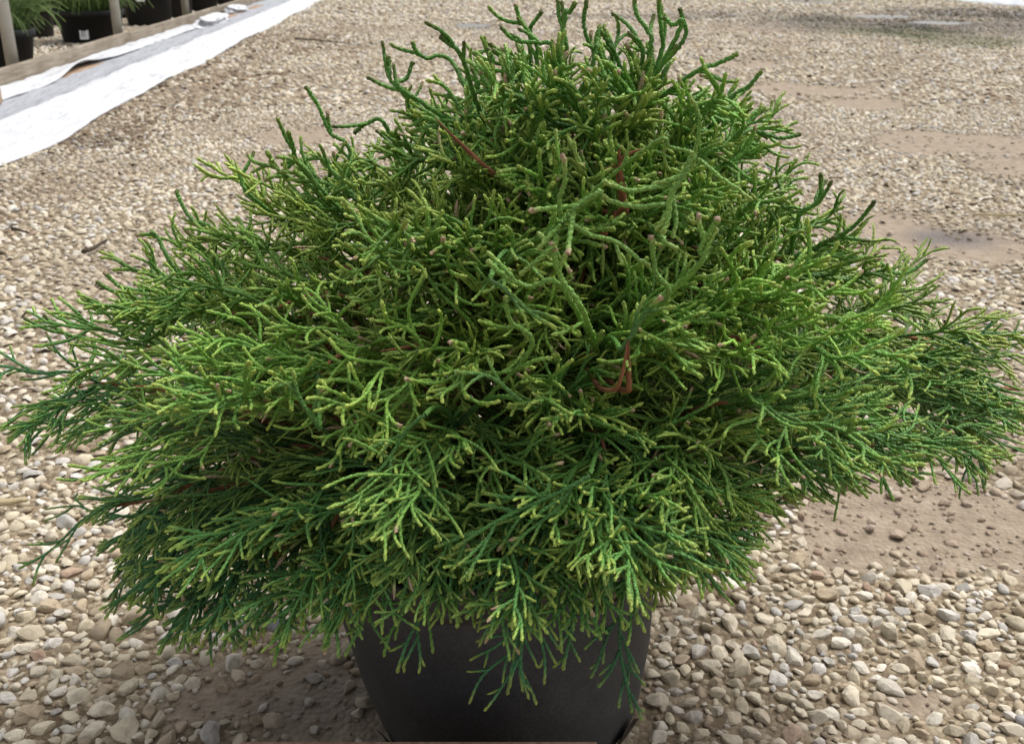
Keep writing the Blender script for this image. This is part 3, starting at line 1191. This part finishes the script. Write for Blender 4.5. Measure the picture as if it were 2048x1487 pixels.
        while s < L_ - 0.008:
            t = s / L_
            i = min(int(s / L_ * (len(P) - 1)), len(P) - 2)
            l2 = L_ * (0.62 * (1 - t) ** 0.7 + 0.12) * rs.uniform(0.6, 1.15)
            l2 = max(0.010, min(l2, 0.095))
            ang = R(rs.uniform(20, 42))
            dd = D[i]
            sd = unit(np.cross(nrm, dd))
            d2 = unit(dd * math.cos(ang) + sd * sg * math.sin(ang) + nrm * rs.normal(0.0, 0.16 + 0.18 * top))
            tr2 = trop * 1.1 + unit(dd) * 0.10 + rs.normal(0, 0.05, 3)
            P2, D2 = path(P[i], d2, l2, tr2, wig, ds)
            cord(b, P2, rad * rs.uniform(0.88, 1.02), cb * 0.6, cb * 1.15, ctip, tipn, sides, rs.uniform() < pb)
            if l2 > 0.026:
                s3 = rs.uniform(0.008, 0.016)
                sg3 = 1 if rs.uniform() < 0.5 else -1
                while s3 < l2 - 0.010:
                    i3 = min(int(s3 / l2 * (len(P2) - 1)), len(P2) - 2)
                    l3 = max(0.008, min(0.055, (l2 - s3) * rs.uniform(0.5, 1.05)))
                    a3 = R(rs.uniform(18, 38))
                    sd3 = unit(np.cross(nrm, D2[i3]))
                    d3 = unit(D2[i3] * math.cos(a3) + sd3 * sg3 * math.sin(a3) + nrm * rs.normal(0, 0.18 + 0.15 * top))
                    P3, D3 = path(P2[i3], d3, l3, tr2, wig, ds)
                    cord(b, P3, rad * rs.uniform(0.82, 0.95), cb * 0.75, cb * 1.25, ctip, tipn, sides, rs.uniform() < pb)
                    s3 += rs.uniform(0.0095, 0.0175) / dens
                    sg3 *= -1
            s += rs.uniform(0.0075, 0.0125) / dens
            sg *= -1
        return b

    sprays = []                              # (batch, tip point in world)
    branches = []

    def bezier(a, m_, c, n):
        t = np.linspace(0, 1, n)[:, None]
        return (1 - t) ** 2 * a + 2 * t * (1 - t) * m_ + t ** 2 * c

    OUT = np.array([(1040, 60), (1190, 40), (1330, 50), (1400, 110), (1480, 130), (1530, 170), (1590, 260), (1640, 370), (1740, 420), (1850, 520), (2040, 610), (2090, 700), (2090, 880), (2000, 960), (1880, 950),
                    (1760, 950), (1700, 1000), (1600, 1010), (1540, 1110), (1490, 1190), (1400, 1240), (1330, 1290), (1250, 1310), (1130, 1290), (1000, 1300), (900, 1270), (800, 1300), (740, 1280), (600, 1315), (460, 1335),
                    (300, 1325), (240, 1310), (180, 1210), (150, 1090), (110, 1010), (60, 900), (-50, 870), (-50, 650), (90, 640), (200, 560), (290, 470), (330, 395), (480, 340), (600, 290), (700, 265), (740, 220),
                    (780, 130), (850, 110), (960, 100)], float)

    def inside(p):
        u_, v_, _d = project(p + org)
        a, c = OUT, np.roll(OUT, -1, 0)
        cr = ((a[:, 1] > v_) != (c[:, 1] > v_)) & (u_ < (c[:, 0] - a[:, 0]) * (v_ - a[:, 1]) / (c[:, 1] - a[:, 1] + 1e-9) + a[:, 0])
        return cr.sum() % 2 == 1

    tips = []                                # branch points that whips and stems can spring from

    def do_branch(az, h, reach=1.0, nsp=7, lod=0, span=.72):
        ex = np.array([math.cos(az), math.sin(az), 0])
        facing = -ex[1]
        deg = math.degrees(az) % 360
        # the skirt is cut higher over the pot and on its right
        h = max(h, np.interp(deg, [0, 25, 60, 180, 205, 228, 245, 265, 300, 335, 360], [.345, .30, .24, .225, .25, .29, .325, .322, .32, .34, .345]) + rs.uniform(0, .02))
        r_ = env(az, h) * reach * (1 + .10 * float(fbm(np.array(az * .6), np.array(h * 5.0), 51, 2, .35)))
        btone = rs.uniform(.74, 1.14)
        end = np.array([axis_x(h), 0, h]) + ex * (r_ - 0.075 if r_ > 0.12 else r_ * 0.55)
        for _k in range(7):
            if inside(end + ex * .03):
                break
            end = end - ex * .025
        z0 = np.clip(h - 0.10 - 0.25 * r_ + rs.normal(0, .02), .20, .54)
        a = trunk_at(z0)
        m_ = a * 0.45 + end * 0.55 + np.array([0, 0, 0.05 + 0.10 * r_])
        n = 26
        P = bezier(a, m_, end, n)
        Lb = np.linalg.norm(np.diff(P, axis=0), axis=1).sum()
        wob = 0.012 * Lb / 0.3
        P[:, 0] += wob * np.sin(np.linspace(0, 6, n) + rs.uniform(0, 6)) * np.linspace(0, 1, n)
        P[:, 2] += wob * np.sin(np.linspace(0, 7, n) + rs.uniform(0, 6)) * np.linspace(0, 1, n)
        rad = np.interp(np.linspace(0, 1, n), [0, 1], [0.0022 + 0.005 * Lb, 0.0014])
        v, f = tube_geo(P, rad, 6, 1 + rs.normal(0, .07, (n, 6)))
        branches.append((v, f))
        for t_ in (12, 16, 20, 23, 25):
            tips.append(P[t_])
        T = np.gradient(P, axis=0)
        T /= np.linalg.norm(T, axis=1)[:, None]
        hrel = np.clip((h - 0.16) / 0.42, 0, 1)
        up = np.array([0, 0, 1.0])
        sg = 1 if rs.uniform() < .5 else -1
        for q in range(nsp):
            t = 1.0 if q == 0 else 1.0 - (q / nsp) * span + rs.uniform(-.03, .03)
            i = int(np.clip(t, 0, 1) * (n - 1))
            d = T[i].copy()
            d[2] *= 0.4
            d = unit(d)
            sd = unit(np.cross(up, d))
            ang = 0 if q == 0 else R(rs.uniform(22, 58)) * sg
            sg *= -1
            dv = d * math.cos(ang) + sd * math.sin(ang)
            dv[2] += np.interp(hrel, [0, .25, .5, .75, 1], [-.80, -.38, .06, .34, .50]) + rs.normal(0, .15)
            if t < 0.75:
                dv[2] += 0.28
            nr = up + ex * 0.35 + rs.normal(0, .22, 3)
            L_ = np.interp(hrel, [0, .5, 1], [.14, .13, .09]) * rs.uniform(.8, 1.15)
            low_ = np.clip(1.15 - hrel * 1.6, 0, 1)
            for _k in range(6):
                if inside(P[i] + unit(dv) * L_ + np.array([0, 0, -1]) * low_ * 2.6 * L_ ** 2):
                    break
                L_ *= .86
            if L_ < .055:
                continue
            L2 = lod
            if facing < -0.35 and hrel < .7:
                L2 = 1
            if L2 == 0 and (t < 0.70 or facing < -.15 and hrel < .8):
                L2 = 1
            b = spray(P[i], dv, nr, L_, hrel, DS if L2 == 0 else DS * 4.0, sides=5 if L2 == 0 else (3 if lod == 1 or facing < -.35 else 4), btone=btone)
            tip = P[i] + unit(dv) * L_ + org
            sprays.append((b, tip, L2))

    # main scaffold: rings of branches by height
    rings = [(.195, 9, .2), (.235, 12, 1.1), (.285, 13, .5), (.335, 13, 1.7), (.385, 12, .1), (.43, 11, .9), (.465, 10, .4), (.50, 8, 1.2), (.53, 7, .3), (.555, 5, 2.0), (.575, 4, .9)]
    for h, n, ph in rings:
        for k_ in range(n):
            az = ph + 2 * math.pi * (k_ + rs.uniform(-.22, .22)) / n
            back = math.sin(az) > 0.45
            do_branch(az, h + rs.normal(0, .010), rs.uniform(.92, 1.06), 4 if back else 8)
    # inner layer that closes the crown
    for h, n, ph in [(.25, 7, .7), (.30, 10, .1), (.35, 11, 1.4), (.40, 11, .8), (.44, 9, .2), (.48, 7, .6), (.515, 5, .9)]:
        for k_ in range(n):
            az = ph + 2 * math.pi * (k_ + rs.uniform(-.3, .3)) / n
            do_branch(az, h + rs.normal(0, .012), rs.uniform(.62, .82), 5, 1, .8)
    # ---- upright whips on the crown's top
    def through(pts, n):
        """smooth curve through the points"""
        p = np.asarray(pts, float)
        p = np.vstack([2 * p[0] - p[1], p, 2 * p[-1] - p[-2]])
        out = []
        m_ = len(p) - 3
        for k_ in range(m_):
            t = np.linspace(0, 1, max(3, n // m_), endpoint=(k_ == m_ - 1))[:, None]
            a, b_, c, d = p[k_], p[k_ + 1], p[k_ + 2], p[k_ + 3]
            out.append(.5 * ((2 * b_) + (-a + c) * t + (2 * a - 5 * b_ + 4 * c - d) * t ** 2 + (-a + 3 * b_ - 3 * c + d) * t ** 3))
        return np.concatenate(out)

    def px_cord(b, pix, y0, y1, rad, cb, ct, tipn, root_=True, bud=False, side=.5, amp=.16):
        ys = np.linspace(y0, y1, len(pix))
        pts = [np.array(at_y(u_, v_, y_)) - org for (u_, v_), y_ in zip(pix, ys)]
        if root_:
            tp = np.array(tips)
            pts = [tp[np.argmin(np.linalg.norm(tp - (pts[0] + np.array([0, 0, -.02])), axis=1))]] + pts
        L_ = sum(np.linalg.norm(pts[k_ + 1] - pts[k_]) for k_ in range(len(pts) - 1))
        P = through(pts, int(L_ / DS) + 4)
        P[1:-1] += rs.normal(0, .00025, (len(P) - 2, 3))
        cord(b, P, rad, cb * .75, cb, ct, tipn, 6, bud, amp)
        D = np.gradient(P, axis=0)
        D /= np.linalg.norm(D, axis=1)[:, None] + 1e-9
        for s_ in np.arange(.018, L_ - .012, .017):
            if rs.uniform() < side:
                k_ = int(s_ / L_ * (len(P) - 1))
                sd = unit(np.cross(D[k_], rs.normal(size=3)))
                sd[1] *= .5
                P2, _d = path(P[k_], unit(D[k_] + sd * .7), rs.uniform(.012, .036), D[k_] * .2 + np.array([0, 0, .15]), .35, DS)
                cord(b, P2, rad * .9, cb * .9, cb, ct, tipn, 5, rs.uniform() < .08)
        return P[-1]

    whips = [[(1075, 105), (1055, 62), (1037, 32), (1030, 4)], [(1060, 70), (1068, 45), (1086, 20)], [(1132, 110), (1126, 60), (1118, 30), (1116, -4)], [(1128, 42), (1140, 25), (1150, 4)],
             [(1215, 125), (1182, 92), (1168, 50), (1174, -6)], [(1302, 95), (1294, 60), (1274, 30), (1268, -6)], [(1322, 110), (1322, 60), (1318, 20), (1318, -5)], [(1348, 105), (1372, 66), (1366, 40), (1358, 14)],
             [(1362, 55), (1345, 50), (1325, 32)], [(1105, 100), (1078, 86), (1030, 80), (998, 50)], [(905, 125), (852, 116), (832, 100), (824, 82)], [(925, 120), (900, 90), (878, 72)], [(840, 215), (800, 180), (776, 150), (778, 110)],
             [(805, 180), (815, 155), (826, 122)], [(700, 310), (660, 265), (638, 215), (610, 170)], [(1425, 225), (1470, 188), (1500, 170), (1526, 140)], [(1390, 145), (1435, 128), (1480, 106)],
             [(1430, 245), (1510, 262), (1560, 276), (1604, 267)], [(1600, 430), (1638, 400), (1642, 342)], [(1665, 480), (1715, 445), (1752, 398)], [(1730, 515), (1785, 545), (1825, 540), (1856, 516)],
             [(950, 190), (985, 130), (975, 95)], [(1190, 110), (1195, 75), (1200, 50)], [(1240, 130), (1212, 80), (1198, 58)], [(1285, 120), (1280, 85), (1255, 68)], [(1010, 150), (1005, 118), (985, 98)],
             [(430, 470), (385, 440), (362, 405), (352, 378)], [(350, 540), (318, 480), (300, 460)], [(320, 590), (270, 580), (235, 570), (206, 540)], [(300, 610), (240, 590), (190, 562)], [(190, 690), (125, 665), (85, 628)],
             [(600, 330), (585, 290), (575, 262)], [(500, 390), (480, 350), (470, 335)], [(1480, 300), (1500, 235), (1532, 215)], [(770, 250), (738, 245), (705, 268)], [(660, 330), (600, 320), (560, 330)]]
    for w_ in whips:
        b = Batch()
        yy = POTY + rs.uniform(-.05, .05)
        cb = C_MID * rs.uniform(.75, 1.1)
        ct = C_BRZ * rs.uniform(.7, 1.4) if rs.uniform() < .65 else C_TIP * .55
        e_ = px_cord(b, w_, yy, yy + rs.uniform(-.02, .02), .0019, cb, ct, .9, True, rs.uniform() < .15, .35)
        sprays.append((b, e_ + org, 0))
    # ---- the pale spray turned over in front of the leader
    PALE = np.array((.19, .37, .07))
    b = Batch()
    for pix, rd, rt_ in (([(1290, 298), (1340, 295), (1388, 306)], .0016, True), ([(1388, 303), (1370, 345), (1342, 390), (1335, 440), (1322, 472)], .0029, False), ([(1322, 468), (1332, 487), (1362, 498)], .0024, False),
                         ([(1342, 368), (1300, 376), (1260, 381), (1230, 373), (1200, 360)], .0021, False), ([(1334, 408), (1290, 414), (1250, 410), (1222, 402), (1200, 388)], .0022, False),
                         ([(1345, 385), (1352, 440), (1345, 480)], .0020, False), ([(1395, 318), (1430, 345), (1470, 375), (1510, 402)], .0016, False), ([(1388, 310), (1400, 240), (1380, 190)], .0017, False),
                         ([(1192, 392), (1160, 410), (1132, 435), (1115, 462), (1108, 505)], .0027, True), ([(1135, 440), (1180, 470), (1230, 482), (1280, 520), (1302, 532)], .0021, False), ([(1230, 482), (1236, 505), (1245, 530)], .0017, False),
                         ([(1125, 442), (1118, 400), (1130, 360), (1126, 300)], .0021, False), ([(1388, 540), (1400, 500), (1420, 465), (1438, 435)], .0026, True), ([(1120, 570), (1060, 573), (1010, 552), (972, 520)], .0024, True),
                         ([(1060, 700), (1020, 640), (1010, 590)], .0022, True), ([(1165, 620), (1120, 550), (1102, 480)], .0026, True), ([(1330, 600), (1310, 540), (1302, 470)], .0024, True)):
        px_cord(b, pix, .605, .595, rd * .74, PALE * rs.uniform(.8, 1.1), np.array((.30, .40, .10)), .8, rt_, pix[-1] in ((1108, 505), (1102, 480), (1302, 470), (1126, 300), (1438, 435)), .3, .18)
    sprays.append((b, np.array([.1, .5, .5]), 0))
    # ---- low trailing tips at the left and right edges
    trails = [((170, 930), (0, 1100), .70, 0), ((1900, 800), (1975, 985), .80, 1), ((1880, 740), (2030, 905), .82, 1), ((130, 800), (0, 860), .75, 0), ((120, 740), (-30, 690), .78, 0), ((1900, 700), (2060, 640), .85, 1)]
    for (a_, e_, yy, _s) in trails:
        a = np.array(at_y(*a_, yy)) - org
        e = np.array(at_y(*e_, yy)) - org
        tp = np.array(tips)
        a = tp[np.argmin(np.linalg.norm(tp - a, axis=1))]
        b = spray(a, e - a, np.array([0, -.5, 1.0]), np.linalg.norm(e - a), .3, DS, .55)
        sprays.append((b, e + org, 0))
    # ---- the pale spray turned over near the leader, and a few bold ones in front
    pale = [
            ((1240, 700), (1340, 590), .60, .08, .45), ((980, 560), (1130, 640), .60, .09, .25), ((640, 860), (590, 740), .60, .08, .25), ((1040, 800), (910, 720), .585, .08, .2),
            ((850, 830), (680, 960), .58, .08, .1), ((1180, 950), (900, 1110), .57, .09, 0), ((1090, 1060), (985, 1375), .60, .13, 0), ((1150, 1050), (1440, 1110), .58, .11, .1),
            ((860, 1200), (800, 1350), .60, .08, 0), ((1240, 1200), (1265, 1425), .62, .10, 0), ((1150, 1180), (1140, 1350), .60, .08, 0), ((640, 1030), (615, 1220), .63, .10, .05), ((520, 1090), (340, 1265), .68, .12, .05), ((1180, 1040), (1230, 1215), .585, .1, 0), ((1260, 1010), (1390, 1180), .59, .1, 0)]
    for (a_, e_, yy, L_, pl) in pale:
        a = np.array(at_y(*a_, yy)) - org
        e = np.array(at_y(*e_, yy - .01)) - org
        hr = np.clip((e[2] - .16) / .46, 0, 1)
        b = spray(a, e - a, np.array([rs.normal(0, .2), -.8, .7]), np.linalg.norm(e - a), min(hr, .45), DS, .62 if pl > .15 else .8, 0, pl)
        sprays.append((b, e + org, 0))
        # the stem that carries it back to the trunk
        tp = np.array(tips)
        s0 = tp[np.argmin(np.linalg.norm(tp - a, axis=1))]
        P = bezier(s0, (s0 + a) / 2 + np.array([0, 0, .03]), a, 16)
        cord(b, bezier(s0, (s0 + a) / 2 + np.array([0, 0, .02]), a, 30), .0019, C_OLD, C_MID * .8, C_MID, 0, 5)
    # ---- bare reddish stems that show between the sprays
    stems = [((1222, 780), (1248, 705), .60, .0024), ((1258, 780), (1256, 698), .605, .003), ((350, 790), (285, 775), .66, .0024), ((1250, 420), (1240, 320), .69, .0044), ((1240, 322), (1285, 300), .68, .0018),
             ((985, 345), (890, 255), .735, .0024), ((1210, 465), (1240, 420), .69, .003), ((830, 690), (770, 700), .66, .0022)]
    for (a_, e_, yy, rr) in stems:
        a = np.array(at_y(*a_, yy)) - org
        e = np.array(at_y(*e_, yy - .01)) - org
        inner = a + np.array([-a[0] * .15, .07, -.015])
        P = np.concatenate([bezier(inner, (inner + a) / 2 + np.array([0, 0, -.01]), a, 10)[:-1], bezier(a, (a + e) / 2 + rs.normal(0, .004, 3), e + (e - a) * .2, 10)])
        branches.append(tube_geo(P, rr * .75 * np.concatenate([np.linspace(1.0, .8, len(P) - 5), np.linspace(.75, .25, 5)]), 7, 1 + rs.normal(0, .16, (len(P), 7))))

    # ---- objects: the 300 sprays nearest the camera one by one, the rest joined in the crown
    dist = [np.linalg.norm(t - np.array([0, 0, CAMH])) + L2 for _, t, L2 in sprays]
    order = np.argsort(dist)
    crown = Batch()
    for i in order[300:]:
        b = sprays[i][0]
        crown.add(np.concatenate(b.v), np.concatenate(b.f), np.concatenate(b.c))
    cr = crown.build('crown', M['foliage'], root, True)
    for i in order[:300]:
        sprays[i][0].build('foliage_spray', M['foliage'], cr, True)
    for v, f in branches:
        mesh_obj('branch', v, f, M['bark'], root, True)
    return root


build_conifer()


# ------------------------------------------------------------------ low board standing just in front of the pot
def front_board():
    p = at_y(838, 1477, 0.63)
    W_ = 0.134
    v, f = box_geo(-0.019, 0.019, -W_, W_, 0, p.z, 0.003)
    o = mesh_obj('board', v, f, M['red_wood'])
    o.rotation_euler = (0, 0, R(90))
    o.location = (p.x, 0.63 - 0.019, 0.0)
    tag(o, 'pinkish tan board standing on edge in front of the dark pot', 'board')


front_board()
